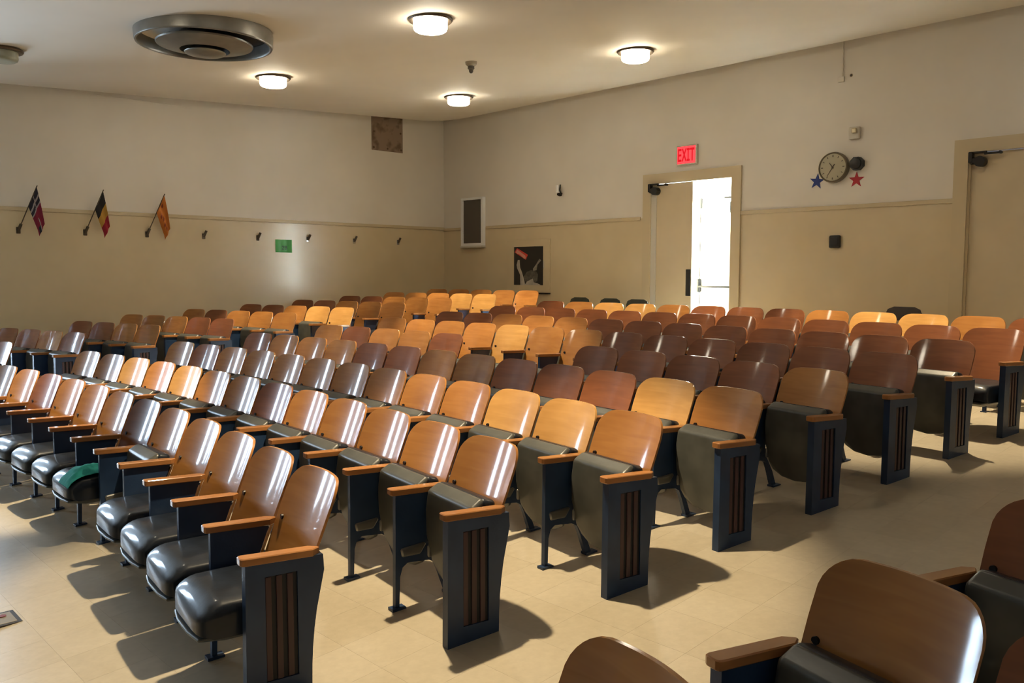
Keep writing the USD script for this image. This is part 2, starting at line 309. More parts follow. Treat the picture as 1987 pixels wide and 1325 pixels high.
wset('panic_bar', cat(rbox(5.95, 6.64, 0.33, 0.36, 1.475, 1.505, 0.008), rbox(5.93, 5.995, 0.33, 0.40, 1.40, 1.62, 0.02), rbox(6.60, 6.64, 0.35, 0.40, 1.46, 1.52, 0.01)), HW, od)
wset('latch_rod', cat(cyl(0.005, 1.1, (5.965, 0.385, 1.62), 'z', 10), cyl(0.005, 0.85, (5.965, 0.385, 0.6), 'z', 10), rbox(5.945, 5.985, 0.36, 0.40, 2.72, 2.88, 0.008)), HW, od)
wset('door_closer', cat(rbox(6.52, 6.60, 0.32, 0.40, 2.62, 2.80, 0.02), rbox(6.42, 6.60, 0.34, 0.37, 2.85, 2.875, 0.006)), HW, od)
r, o = area_light('vestibule_daylight', 6.9, 0, 2.2, 1.5, VESTIBULE_POWER / 3.3, (0.78, 0.91, 1.0), 1.35, 'back')  # overhead panel out of view, whitens the doorway and puts sheen on the left wall
r.AddTranslateOp().Set(Gf.Vec3d(o[0], o[1], 3.55)); r.AddRotateZOp().Set(math.degrees(math.atan2(V[1], V[0])))

# ------------------------------------------------------------------ ceiling fixtures
def emit(name, col, strength):
    return mat(name, {'e': ('emission', {'color': col, 'strength': strength})}, [], 'e.emission')
GLOW = emit('lamp_glow', (1.0, 0.885, 0.69), 19.0)
OPAL = plain('opal_glass_off', (0.30, 0.31, 0.24), 0.3)
RIM = plain('lamp_rim_bronze', (0.10, 0.075, 0.05), 0.4, 0.6)
LAMP_LABELS = ['lit drum lamp, nearest and largest, right of the big vent', 'lit drum lamp just right below the big round vent', 'lit drum lamp nearest the far corner of the hall', 'lit drum lamp nearest the wall with the exit sign',
               'lit drum lamp near the second door', 'lit drum lamp over the front rows near the right aisle', 'lit drum lamp over the front rows left of centre', 'unlit drum lamp at the left, beyond the big round vent']
for (w, vv, lit), lab in zip(LAMPS, LAMP_LABELS):
    p = nv(w, vv); z = ceil_z(*p)
    t = thing('ceiling_lamp', lab, 'ceiling lamp', (p[0], p[1], z), 0, 'round drum lamps on the ceiling')
    obj('rim', lathe([(0, 0.0096), (0.216, 0.0096), (0.2304, 0), (0.2336, -0.0176), (0.224, -0.032), (0.188, -0.0352), (0.1776, -0.0288), (0, -0.0272)], 48), RIM, t, 40)
    obj('glass_drum', lathe([(0.1776, -0.0272), (0.1792, -0.096), (0.1712, -0.12), (0.152, -0.1328), (0.096, -0.1408), (0, -0.1432)], 48), GLOW if lit else OPAL, t, 40)
    if lit:
        dl = UsdLux.SphereLight.Define(stage, f'{t.GetPath()}/bulb'); dl.CreateRadiusAttr(0.05)
        dl.CreateIntensityAttr(LAMP_POWER / (math.pi * 0.05 ** 2) / 60); dl.CreateColorAttr(Gf.Vec3f(*WARM))
        dl.AddTranslateOp().Set(Gf.Vec3d(0, 0, -0.20))
        sh = UsdLux.ShapingAPI.Apply(dl.GetPrim()); sh.CreateShapingConeAngleAttr(float(lit)); sh.CreateShapingConeSoftnessAttr(0.35)
ALU = noisy('vent_metal', (0.20, 0.195, 0.175), (0.27, 0.26, 0.235), 4, 0.38, metallic=0.75)
VDARK = plain('vent_dark', (0.012, 0.010, 0.008), 0.8)  # near-black colour paints the shade inside the vent
p = nv(4.37 * KC, -9.811 * KC); z = ceil_z(*p)
t = thing('ceiling_vent', 'big round metal air vent of nested cones on the ceiling', 'ceiling vent', (p[0], p[1], z))
obj('outer_ring', lathe([(0.655, 0.02), (0.70, 0.02), (0.708, -0.01), (0.703, -0.125), (0.694, -0.142), (0.675, -0.142), (0.662, -0.12), (0.655, -0.02)], 72), ALU, t, 40)
obj('throat', lathe([(0.66, -0.012), (0.3, -0.012), (0.0, -0.012)], 64), VDARK, t, 40)
obj('middle_cone', lathe([(0.255, -0.015), (0.29, -0.06), (0.48, -0.115), (0.497, -0.128), (0.49, -0.143), (0.37, -0.172), (0.27, -0.20), (0.255, -0.195), (0.25, -0.05)], 64), ALU, t, 40)
obj('cone_throat', lathe([(0.26, -0.10), (0.0, -0.10)], 48), VDARK, t, 40)
obj('inner_dish', lathe([(0.05, -0.09), (0.19, -0.20), (0.213, -0.217), (0.20, -0.232), (0.11, -0.25), (0.0, -0.256)], 48), ALU, t, 40)
t = thing('smoke_detector', 'small grey sprinkler-like detector on the ceiling between the lamps', 'smoke detector', (-0.539, 11.327, ceil_z(-0.539, 11.327)))
obj('base', lathe([(0, 0.012), (0.075, 0.012), (0.078, 0.0), (0.072, -0.035), (0.05, -0.055), (0, -0.055)], 28), plain('detector_grey', (0.30, 0.25, 0.18), 0.5), t)
obj('sensor', lathe([(0.042, -0.055), (0.045, -0.09), (0.03, -0.10), (0.028, -0.125), (0.015, -0.145), (0, -0.147)], 20), plain('detector_dark', (0.10, 0.085, 0.065), 0.5), t)

# ------------------------------------------------------------------ the auditorium chair
BW, REC, SEATTOP = 0.502, 0.40, 0.81
def backrest():
    nu, nw = 17, 15
    us, zs = np.linspace(-1, 1, nu), np.r_[np.linspace(0.36, 0.72, 9), 0.745, 0.765, 0.78, 0.792, 0.801, 0.806]
    Rr, rc = 0.72, 0.095
    def surf(off):
        out = []
        for z in zs:
            h = BW / 2 - 0.012 * max(0, (0.62 - z) / 0.26)
            dz = z - (0.806 - rc)
            if dz > 0: h = h - rc + math.sqrt(max(rc * rc - dz * dz, 0))
            for u in us:
                x = u * h; zz = z + 0.006 * (1 - (x / (BW / 2)) ** 2) * max(0, (z - 0.6) / 0.2)
                y = -(SEATTOP - zz) * REC - (Rr - math.sqrt(Rr * Rr - x * x)) + off
                out.append((x, y, zz))
        return np.array(out)
    f0, f1 = surf(0.0), surf(0.013); n = nu * nw; v = np.vstack([f0, f1]); f = []
    for a in range(nw - 1):
        for b in range(nu - 1):
            q = a * nu + b
            f.append((q, q + 1, q + nu + 1, q + nu)); f.append((n + q, n + q + nu, n + q + nu + 1, n + q + 1))
    ring = [b for b in range(nu)] + [a * nu + nu - 1 for a in range(1, nw)] + [(nw - 1) * nu + b for b in range(nu - 2, -1, -1)] + [a * nu for a in range(nw - 2, 0, -1)]
    for a, b in zip(ring, ring[1:] + ring[:1]): f.append((a, n + a, n + b, b))
    return (v, np.array(f))
def arm_mesh(xc):
    w, t = 0.031, 0.032
    pl = Polygon([(xc - w, -0.458), (xc - w * 0.9, -0.469), (xc - w * 0.55, -0.475), (xc + w * 0.55, -0.475), (xc + w * 0.9, -0.469), (xc + w, -0.458), (xc + w * 0.95, -0.178), (xc + w * 0.15, -0.142), (xc - w * 0.15, -0.142), (xc - w * 0.95, -0.178)])
    m1 = extr(pl.buffer(-0.004), t); m2 = extr(pl, t - 0.008); m2.apply_translation((0, 0, 0.004))
    h = trimesh.Trimesh(np.vstack([m1.vertices, m2.vertices])).convex_hull
    v = h.vertices.copy(); v[:, 2] += 0.546 - 0.040 * (v[:, 1] + 0.49); h.vertices = v; return h
SL = 0.074
def zb(y, d=0.003): return SL * y - d
def end_panel(x0, x1, outer):
    pts = [(-0.460, zb(-0.460)), (-0.457, 0.3), (-0.455, 0.548), (-0.132, 0.535), (-0.128, 0.47), (-0.145, 0.39), (-0.162, 0.31), (-0.174, 0.23), (-0.182, 0.15), (-0.186, 0.08), (-0.188, zb(-0.188))]
    m = manifold3d.Manifold(manifold3d.Mesh(*[a.astype(t) for a, t in zip(meshkit.arrays(yz_extr(pts, x0, x1))[:2], (np.float32, np.uint32))]))
    pocket = bx(outer - 0.010, outer + 0.02, -0.377, -0.243, 0.05, 0.485)
    m = m - manifold3d.Manifold(manifold3d.Mesh(pocket.vertices.astype(np.float32), pocket.faces.astype(np.uint32)))
    return m
def end_parts(P, xc, sgn):
    x0, x1 = xc - 0.0225, xc + 0.0225
    outer = x1 if sgn > 0 else x0
    if sgn > 0: ep = end_panel(x0, x1, outer)
    else:
        ep = end_panel(-x1, -x0, -x0).mirror((1, 0, 0))
    e = obj('end_panel', ep, NAVY, P, 25)
    a, b = (outer - 0.0098, outer - 0.001) if sgn > 0 else (outer + 0.001, outer + 0.0098)
    for yc in (-0.3635, -0.3185, -0.2735): obj('inlay_strip', rbox(min(a, b), max(a, b), yc - 0.0125, yc + 0.0125, 0.052, 0.483, 0.003, 8), MAROON, e, 40)
    obj('slot_backing', bx(min(a, a + (b - a) * 0.2), max(a, a + (b - a) * 0.2), -0.376, -0.244, 0.051, 0.484), DARKSLOT, e, False)
    obj('armrest', arm_mesh(xc), W_ARM, P, 25)
def mid_parts(P, xc):
    pts = [(-0.452, zb(-0.452)), (-0.448, 0.30), (-0.446, 0.548), (-0.176, 0.537), (-0.208, 0.45), (-0.243, 0.36), (-0.235, 0.22), (-0.16, 0.10), (-0.115, zb(-0.115)), (-0.155, zb(-0.155)), (-0.20, 0.11), (-0.225, 0.165), (-0.26, 0.185),
           (-0.38, 0.195), (-0.41, 0.175), (-0.424, 0.13), (-0.430, zb(-0.430))]
    feet = [bx(xc - 0.02, xc + 0.03, -0.475, -0.40, zb(-0.44), zb(-0.44) + 0.014), bx(xc - 0.02, xc + 0.03, -0.165, -0.085, zb(-0.12), zb(-0.12) + 0.014)]
    s = obj('standard', cat(yz_extr(pts, xc - 0.014, xc + 0.014), *feet), NAVY, P, 25)
    obj('hinge_plate', hull([((xc + 0.012, y, z), 0.012, 8) for y, z in ((-0.41, 0.262), (-0.405, 0.237), (-0.315, 0.237), (-0.29, 0.272))]), STEEL, s, 40)
    obj('armrest', arm_mesh(xc), W_ARM, P, 25)
def seat_up(P):
    obj('seat_cushion', hull([((x, y, z), 0.028, 14) for x in (-0.19, 0.19) for y, z in ((-0.178, 0.555), (-0.208, 0.562), (-0.20, 0.30), (-0.222, 0.28))]), VINYL, P, 40)
    pts = []
    for x in (-0.188, 0.188): pts += [((x, -0.225, 0.567), 0.022, 14), ((x, -0.262, 0.540), 0.028, 14), ((x * 1.05, -0.275, 0.46), 0.022, 14), ((x * 1.05, -0.272, 0.33), 0.022, 12), ((x * 0.97, -0.255, 0.20), 0.018, 12), ((x, -0.22, 0.45), 0.010, 8), ((x, -0.222, 0.24), 0.010, 8)]
    for x, z in ((-0.165, 0.150), (-0.10, 0.118), (0, 0.106), (0.10, 0.118), (0.165, 0.150)): pts += [((x, -0.238, z), 0.016, 12)]
    s = obj('seat_pan', hull(pts), PAN, P, 40)
    for x in (-0.2, 0.2): obj('pivot_plate', hull([((x, y, z), 0.010, 8) for y, z in ((-0.282, 0.27), (-0.24, 0.27), (-0.282, 0.225), (-0.24, 0.225))]), STEEL, s, 40)
def cushion_profile():
    pr = [(-0.165, 0.385), (-0.30, 0.392), (-0.42, 0.392)]
    for t in np.linspace(80, -12, 9): pr.append((-0.50 - 0.125 * math.cos(math.radians(t)), 0.288 + 0.102 * math.sin(math.radians(t))))
    return pr + [(-0.56, 0.252), (-0.40, 0.25), (-0.17, 0.29)]
def cushion_top(y):
    pr = np.array(cushion_profile()[:11]); return np.interp(-y, -pr[:, 0], pr[:, 1])
def seat_down(P):
    pts = []
    for x, dy, dz in ((0.0, 0.0, 0.010), (0.10, 0.002, 0.008), (0.165, 0.006, 0.003), (0.205, 0.016, -0.004), (0.221, 0.034, -0.018)):
        for y, z in cushion_profile():
            zz = z + (dz if z > 0.3 else dz * 0.2 if dz < 0 else 0)
            yy = max(y, -0.625 + dy) if y < -0.5 else y
            pts += [(x, yy, zz), (-x, yy, zz)]
    m = trimesh.Trimesh(np.array(pts)).convex_hull
    obj('seat_cushion', m, VINYL, P, 55)
    pts = []
    for x in (-0.185, 0.185): pts += [((x, -0.20, 0.272), 0.014, 10), ((x, -0.57, 0.246), 0.012, 10), ((x, -0.612, 0.245), 0.007, 10), ((x * 0.8, -0.28, 0.225), 0.014, 10), ((x * 0.8, -0.50, 0.222), 0.014, 10)]
    for x in (-0.08, 0.08): pts += [((x, -0.627, 0.245), 0.007, 10)]
    obj('seat_pan', hull(pts), PAN, P, 40)
XS = 0.266
BACK = backrest()
kinds = {}
def chair_class(tone, seat, ends):
    key = (tone, seat, ends)
    if key in kinds: return kinds[key]
    nm = 'theater_chair_' + '_'.join([tone, seat] + list(ends))
    pr = stage.CreateClassPrim('/World/' + nm); pr.SetTypeName('Xform'); P = str(pr.GetPath())
    if tone != 'none':
        bk = obj('backrest', BACK, {'orange': W_ORANGE, 'red': W_RED, 'yellow': W_YELLOW}[tone], P, 35)
        for x, zz in ((-0.212, 0.572), (0.212, 0.50)):
            y0 = -(SEATTOP - zz) * REC - 0.0321
            obj('bolt', cyl(0.0125, 0.010, (x, y0 - 0.005, zz), 'y', 12), BOLT, bk, 30)
    (seat_up if seat == 'up' else seat_down)(P)
    if 'right' in ends: end_parts(P, XS, 1)
    else: mid_parts(P, XS)
    if 'left' in ends: end_parts(P, -XS, -1)
    kinds[key] = P; return P
ORD = ['', 'first', 'second', 'third', 'fourth', 'fifth', 'sixth', 'seventh', 'eighth', 'ninth', 'tenth', 'eleventh', 'twelfth', 'thirteenth']
TONE = {'orange': 'orange-brown', 'red': 'reddish-brown', 'yellow': 'honey-coloured', 'none': 'backless'}
def chair(rho, th, tone, seat, ends, label, group):
    x, y = CX + rho * math.cos(th), CY + rho * math.sin(th)
    t = thing('theater_chair', label, 'chair', (x, y, float(floor_z_rho(rho))), math.degrees(th) - 90, group)
    t.GetReferences().AddInternalReference(chair_class(tone, seat, tuple(ends))); t.SetInstanceable(True)
    return (x, y)
TH = [0.6062, 0.6008, 0.5972, 0.59975, 0.60086, 0.60228, 0.6040, 0.6052, 0.60624]
THL = {2: 0.97612, 3: 0.97492, 4: 0.96321, 5: 0.94697, 6: 0.93621, 7: 0.92647, 8: 0.91786, 9: 0.9102, 10: 0.90276, 11: 0.89426}
NL = {2: 1, 3: 4, 4: 4, 5: 5, 6: 5, 7: 5, 8: 5, 9: 5, 10: 5, 11: 5}
S = 0.53
# wood tones, partly real, partly painted lamp light and shade, from the right-hand aisle leftwards (o orange, r red-brown and unlit seats, y honey and lamplit seats)
TONES = {1: 'oooooroooroo', 2: 'ooooorooyoyoo', 3: 'oyyooooooooro', 4: 'oyrrroorrooor', 5: 'orrrrooorooro', 6: 'rrrrrrooyoooo', 7: 'rrrrrrrrooorr', 8: 'rrrrrrrrrrrrr', 9: 'royyorrroyyor'}
DOWN = {1: {1, 2, 3, 4, 6, 7, 8, 9, 10, 11, 12}, 6: {6, 7, 8, 9, 10}, 8: {1}}
for r in range(1, 10):
    rho = R1 + (r - 1) * DR; n = 12 if r == 1 else 13
    for k in range(1, n + 1):
        tone = {'o': 'orange', 'r': 'red', 'y': 'yellow'}[TONES[r][k - 1]]
        if r == 5 and k in (6, 7, 8): tone = 'none'
        seat = 'down' if k in DOWN.get(r, ()) else 'up'
        ends = (['right'] if k == 1 else []) + (['left'] if k == 13 else [])
        lab = f'{TONE[tone]} flip-up chair, seat {"lowered" if seat == "down" else "raised"}, {ORD[k]} from right aisle in {ORD[r]} row, centre block'
        if tone == 'none': lab = f'flip-up chair missing its backrest, {ORD[k]} from right aisle in fifth row, centre block'
        chair(rho, TH[r - 1] + (k - 1) * S / rho, tone, seat, ends, lab, 'theater chairs in the centre block')
LT = {2: 'r', 3: 'rorr', 4: 'oorr', 5: 'rrooo', 6: 'oooro', 7: 'yyorr', 8: 'ooorr', 9: 'ooorr', 10: 'yyooo', 11: 'ooooo'}  # left block: honey also marks lamplit backs, red-brown the darker ones
for r in range(2, 12):
    rho = R1 + (r - 1) * DR
    for k in range(1, NL[r] + 1):
        tone = {'o': 'orange', 'r': 'red', 'y': 'yellow'}[LT[r][k - 1]]
        ends = (['right'] if k == 1 else []) + (['left'] if k == NL[r] and r > 3 else [])
        seat = 'down' if r >= 7 and (r, k) != (7, 2) else 'up'
        chair(rho, THL[r] + (k - 1) * S / rho, tone, seat, ends, f'{TONE[tone]} flip-up chair, seat {"lowered" if seat == "down" else "raised"}, {ORD[k]} from aisle in {ORD[r - 1]} visible row of left block', 'theater chairs in the left block')
RB = [(1, 0.5035, 1, 'orange', 'orange-brown chair back cut off by the bottom edge of the photo'), (2, 0.5018, 1, 'orange', 'nearest large brown chair with wooden armrest in the bottom right corner'),
      (2, 0.4770, 2, 'red', 'brown chair cut off by the right edge, beside the nearest large chair'), (3, 0.5021, 1, 'red', 'brown chair at the right edge, one row behind the nearest large chair')]
for r, th, k, tone, lab in RB:
    chair(R1 + (r - 1) * DR, th, tone, 'up', ['left'] if k == 1 else [], lab, 'theater chairs in the right block')

# ------------------------------------------------------------------ folding chairs along the back wall
FOLD = noisy('folding_chair_green', (0.030, 0.034, 0.022), (0.045, 0.048, 0.032), 9, 0.45)
FOLDB = noisy('folding_chair_brown', (0.045, 0.032, 0.022), (0.06, 0.042, 0.03), 9, 0.45)
def fold_chair(s, d, lab, m):
    p = C + V * s - N * d; z = float(floor_z(*p))
    t = thing('folding_chair', lab, 'folding chair', (p[0], p[1], z), math.degrees(math.atan2(V[1], V[0])), 'folding chairs behind the last row')
    pl = [(-0.20, 0.56), (-0.215, 0.63), (-0.19, 0.69), (-0.12, 0.72), (0.12, 0.72), (0.19, 0.69), (0.215, 0.63), (0.20, 0.56)]
    b = extr(Polygon(pl).buffer(0.004), 0.012); v = b.vertices.copy(); b.vertices = np.stack([v[:, 0], 0.12 + 0.05 * v[:, 1] + 0.25 * v[:, 0] ** 2 * -1 + v[:, 2], v[:, 1]], 1); b.invert()
    obj('backrest', b, m, t, 40)
    st = hull([((x, y, 0.43), 0.012, 8) for x in (-0.19, 0.19) for y in (-0.22, 0.12)]); obj('seat', st, m, t)
    for x in (-0.205, 0.205):
        obj('leg', tube([(x, 0.15, 0.65), (x, 0.10, 0.43), (x, -0.26, 0.0)], 0.011), m, t); obj('leg', tube([(x * 0.93, -0.12, 0.42), (x * 0.93, 0.24, 0.03)], 0.011), m, t)
fold_chair(4.22, 0.66, 'dark green folding chair back, leftmost of three left of the open door', FOLD)
fold_chair(4.88, 0.66, 'dark green folding chair back, middle of three left of the open door', FOLD)
fold_chair(5.43, 0.66, 'dark green folding chair back, right of the three, closest to the open door', FOLD)
fold_chair(9.52, 0.66, 'dark brown folding chair back alone between the two doors', FOLDB)

# ------------------------------------------------------------------ things on the back wall (local x right, -y into the room)
def wt(name, lab, c, side, s, z, group=None): return wthing(name, lab, c, side, s, z, group)
EXITRED = emit('exit_red', (1.0, 0.055, 0.06), 1.15)
t = wt('exit_sign', 'lit red EXIT sign above the open double door', 'exit sign', 'back', 5.985, 3.515)
obj('housing', rbox(-0.185, 0.185, -0.06, 0.0, -0.15, 0.15, 0.008), OFFWHITE, t)
obj('lit_face', bx(-0.165, 0.165, -0.064, -0.06, -0.13, 0.13), EXITRED, t, False)
tm = meshkit.text_mesh('EXIT', 0.185, 0.003, True); tm.apply_scale((0.30 / tm.extents[0], 1, 1)); tm.apply_translation(-tm.bounds.mean(0))
q = tm.vertices.copy(); tm.vertices = np.stack([q[:, 0], -0.0655 - q[:, 2], q[:, 1]], 1)
obj('lettering', tm, emit('exit_letter_red', (0.75, 0.012, 0.02), 0.7), t, False)
# loudspeaker in white frame
t = wt('wall_speaker', 'tall dark mesh loudspeaker in white frame near the corner', 'speaker', 'back', 0.953, 2.70)
fo = sbox(-0.327, -0.47, 0.327, 0.48).difference(sbox(-0.275, -0.41, 0.275, 0.435))
fm = extr(fo, 0.075); q = fm.vertices.copy(); fm.vertices = np.stack([q[:, 0], -q[:, 2], q[:, 1]], 1); fm.invert()
obj('frame', fm, WHITE, t, False)
obj('mesh_front', bx(-0.275, 0.275, -0.045, -0.002, -0.41, 0.435), noisy('speaker_mesh', (0.075, 0.062, 0.048), (0.105, 0.088, 0.068), 90, 0.8), t, False)
obj('sill', rbox(-0.335, 0.335, -0.10, 0.0, -0.50, -0.462, 0.005), OFFWHITE, t)
# small wall bracket
t = wt('wall_sconce', 'small bronze wall bracket left of the double door', 'wall bracket', 'back', 3.28, 3.12)
obj('plate', hull([((x, -0.008, z), 0.008, 8) for x, z in ((-0.07, -0.03), (-0.02, -0.05), (0.03, -0.05), (0.05, -0.01), (-0.05, 0.01))]), DARKBRONZE, t)
obj('stem', tube([(0.03, -0.02, -0.03), (0.06, -0.08, 0.04), (0.10, -0.11, 0.13)], 0.014), DARKBRONZE, t)
obj('shade', trimesh.creation.cylinder(0.042, segment=[np.array((0.0, -0.06, 0.0)), np.array((0.0, -0.06, 0.13))], sections=20), WHITE, t)
# access panel with poster
t = wt('access_panel', 'flush beige access panel with a latch behind the poster', 'panel', 'back', 2.478, 1.825)
obj('panel_door', rbox(-0.566, 0.566, -0.018, -0.002, -0.495, 0.495, 0.005), CREAM, t)
obj('latch', rbox(0.41, 0.43, -0.035, -0.018, -0.04, 0.10, 0.006), OFFWHITE, t)
t = wt('wall_ledge', 'thin dark ledge under the access panel', 'ledge', 'back', 2.86, 1.333)
obj('shelf', rbox(-0.20, 0.19, -0.05, 0.0, -0.012, 0.012, 0.004), DARKBRONZE, t)
t = wt('poster', 'black poster with pale raised arms and a red slanted banner', 'poster', 'back', 2.493, 1.835)
def flat(poly, d0, d1):
    m = cat(*[extr(g, d1 - d0) for g in getattr(poly, 'geoms', [poly])]); q = m.vertices.copy(); m.vertices = np.stack([q[:, 0], -d0 - q[:, 2], q[:, 1]], 1); return m
PB = plain('poster_black', (0.014, 0.012, 0.011), 0.35); PG = noisy('poster_grey', (0.16, 0.145, 0.115), (0.30, 0.28, 0.23), 9, 0.4); PL = noisy('poster_pale', (0.38, 0.34, 0.28), (0.55, 0.49, 0.41), 6, 0.4)
obj('sheet', flat(sbox(-0.383, -0.355, 0.383, 0.355), 0.019, 0.0205), PB, t, False)
def pp(x, y): return (-0.383 + (x - 212) / 622 * 0.766, 0.355 - (y - 205) / 815 * 0.71)   # local layout of the print
def ppoly(*pts): return Polygon([pp(*a) for a in pts]).buffer(0.004)
obj('left_arm_print', flat(ppoly((300, 490), (335, 490), (345, 650), (385, 750), (430, 900), (455, 1015), (355, 1015), (350, 800), (285, 660), (275, 590)), 0.0205, 0.0213), PL, t, False)
obj('right_arm_print', flat(ppoly((760, 470), (790, 500), (715, 590), (700, 700), (635, 720), (625, 680), (690, 590)), 0.0205, 0.0213), PG, t, False)
obj('hair_print', flat(ppoly((425, 840), (500, 740), (600, 705), (700, 740), (725, 800), (715, 930), (620, 980), (480, 960)), 0.0205, 0.0212), noisy('poster_hair', (0.06, 0.052, 0.038), (0.13, 0.115, 0.085), 14, 0.5), t, False)
obj('shirt_print', flat(ppoly((455, 1015), (500, 950), (620, 885), (640, 965), (720, 985), (780, 1015)), 0.0213, 0.0219), PL, t, False)
obj('banner', flat(ppoly((232, 318), (280, 235), (510, 380), (470, 480)), 0.0205, 0.0215), plain('poster_red', (0.55, 0.045, 0.03), 0.4), t, False)
obj('banner_lettering', flat(ppoly((255, 320), (285, 265), (330, 300), (455, 395), (470, 450), (440, 455), (320, 350), (295, 355)), 0.0215, 0.022), plain('poster_pink', (0.62, 0.28, 0.20), 0.4), t, False)
# clock
t = wt('wall_clock', 'round grey wall clock between two paper stars', 'clock', 'back', 8.346, 3.115)
def facing(m):   # lathe axis z -> -y
    v, f, _ = meshkit.arrays(m); return trimesh.Trimesh(np.stack([v[:, 0], -v[:, 2], v[:, 1]], 1), f[:, ::-1], process=False)
obj('case', facing(lathe([(0.0, 0.0), (0.20, 0.0), (0.205, 0.05), (0.198, 0.085), (0.185, 0.09), (0.178, 0.078)], 48)), plain('clock_case', (0.16, 0.13, 0.085), 0.35, 0.3), t, 40)
obj('dial', facing(lathe([(0.0, 0.078), (0.18, 0.078)], 48)), plain('clock_dial', (0.42, 0.385, 0.27), 0.5), t, 40)
MK = plain('clock_marks', (0.06, 0.045, 0.03), 0.5)
mk = []
for h in range(12):
    m = bx(-0.004 if h % 3 else -0.006, 0.004 if h % 3 else 0.006, -0.081, -0.0785, 0.135, 0.162); m.apply_transform(trimesh.transformations.rotation_matrix(-h * math.pi / 6, [0, -1, 0])); mk.append(m)
obj('hour_marks', cat(*mk), MK, t, False)
def hand(x1, z1, w, back=0.02):
    d = np.array([x1, z1]); l = np.linalg.norm(d); d /= l; nn = np.array([-d[1], d[0]]) * w
    return flat(Polygon([-d * back + nn, d * l + nn * 0.5, d * l - nn * 0.5, -d * back - nn]), 0.082, 0.085)
obj('hour_hand', hand(-0.047, 0.060, 0.007), MK, t, False); obj('minute_hand', hand(-0.075, -0.115, 0.005, 0.05), MK, t, False)
obj('hub', facing(lathe([(0, 0.09), (0.012, 0.09), (0.012, 0.08)], 16)), MK, t, 40)
def star(R, rot): return Polygon([(R * (1 if i % 2 == 0 else 0.40) * math.sin(rot + i * math.pi / 5), R * (1 if i % 2 == 0 else 0.40) * math.cos(rot + i * math.pi / 5)) for i in range(10)])
t = wt('paper_star', 'blue paper star at the lower left of the clock', 'star', 'back', 8.092, 2.952, None); obj('star_sheet', flat(star(0.112, 0.12), 0.002, 0.005), plain('star_blue', (0.012, 0.035, 0.20), 0.6), t, False)
t = wt('paper_star', 'red paper star below the black bell, right of the clock', 'star', 'back', 8.642, 2.932, None); obj('star_sheet', flat(star(0.11, 0.02), 0.002, 0.005), plain('star_red', (0.40, 0.018, 0.03), 0.6), t, False)
t = wt('fire_bell', 'black octagonal bell box right of the clock', 'alarm bell', 'back', 8.66, 3.138)
oc = Polygon([(0.092 * math.cos(a), 0.092 * math.sin(a)) for a in np.arange(8) * math.pi / 4 + math.pi / 8])
obj('bell_box', flat(oc, 0.0, 0.075), BLACK, t, False); obj('bell_dome', facing(lathe([(0.075, 0.075), (0.068, 0.095), (0.03, 0.105), (0, 0.106)], 24)), BLACK, t, 40)
t = wt('alarm_strobe', 'small cream fire strobe with a glinting lens above the clock', 'strobe', 'back', 8.608, 3.545)
obj('base', rbox(-0.072, 0.072, -0.05, 0.0, -0.085, 0.075, 0.012), OFFWHITE, t); obj('lens', rbox(-0.02, 0.045, -0.095, -0.05, -0.01, 0.055, 0.015), plain('strobe_lens', (0.72, 0.62, 0.42), 0.08, 0.3), t)
t = wt('thermostat', 'small black box on the beige wall below the clock', 'wall box', 'back', 8.384, 2.127)
obj('cover', rbox(-0.078, 0.078, -0.05, 0.0, -0.085, 0.085, 0.018), BLACK, t); obj('bezel', rbox(-0.05, 0.05, -0.056, -0.05, -0.055, 0.055, 0.004), plain('thermostat_dark', (0.02, 0.019, 0.018), 0.3), t)
t = wt('cable_conduit', 'thin painted conduit dropping from the ceiling above the clock', 'conduit', 'back', 8.41, 4.28)
obj('pipe', cyl(0.010, 0.55, (0, -0.014, 0.0), 'z', 10), UPPER, t); obj('junction_box', rbox(-0.055, 0.03, -0.03, 0.0, -0.05, 0.02, 0.006), UPPER, t)
t = wt('ceiling_clip', 'small dark clip at the ceiling edge beside the conduit', 'clip', 'back', 8.60, 4.81)
obj('clip_body', rbox(-0.09, 0.03, -0.035, 0.0, -0.02, 0.012, 0.006), plain('clip_brown', (0.12, 0.09, 0.06), 0.6), t); obj('clip_tab', rbox(-0.05, 0.01, -0.055, -0.035, -0.012, 0.006, 0.004), OFFWHITE, t)
t = wt('wall_plug', 'tiny dark plug in the white wall below the ceiling clip', 'plug', 'back', 8.525, 4.302)
obj('plug_head', facing(lathe([(0, 0.012), (0.012, 0.01), (0.018, 0.0)], 14)), MK, t); obj('plug_rim', facing(lathe([(0.018, 0.004), (0.024, 0.0)], 14)), TRIM, t)

# ------------------------------------------------------------------ things on the left wall
t = wt('vent_board', 'brown square board with dark blotches high on the left wall', 'board', 'left', 1.40, 4.39)
obj('sheet', rbox(-0.36, 0.362, -0.015, 0.0, -0.35, 0.352, 0.003), noisy('board_brown', (0.15, 0.095, 0.055), (0.26, 0.185, 0.125), 5.0, 0.7, lo=0.36, hi=0.5, detail=2.0), t)
sc = [flat(Point(x, z).buffer(r, 6), 0.015, 0.0165) for x, z, r in ((-0.32, 0.31, 0.022), (0.04, 0.30, 0.02), (0.32, 0.30, 0.022), (-0.32, -0.30, 0.022), (0.0, -0.30, 0.02), (0.32, -0.30, 0.022), (-0.31, 0.0, 0.02), (0.31, 0.02, 0.02))]
for m in sc: obj('fixing_spot', m, plain('board_spot', (0.10, 0.058, 0.030), 0.7), t, False)
t = wt('notice_sheet', 'green laminated sheet with dark lettering on the left wall', 'notice', 'left', 3.64, 2.172)
g = np.linspace(-0.16, 0.16, 9); rows = np.linspace(-0.113, 0.113, 5)
gx, gz = np.meshgrid(g, rows); gy = -0.006 - 0.006 * np.cos(gx * 30) ** 2
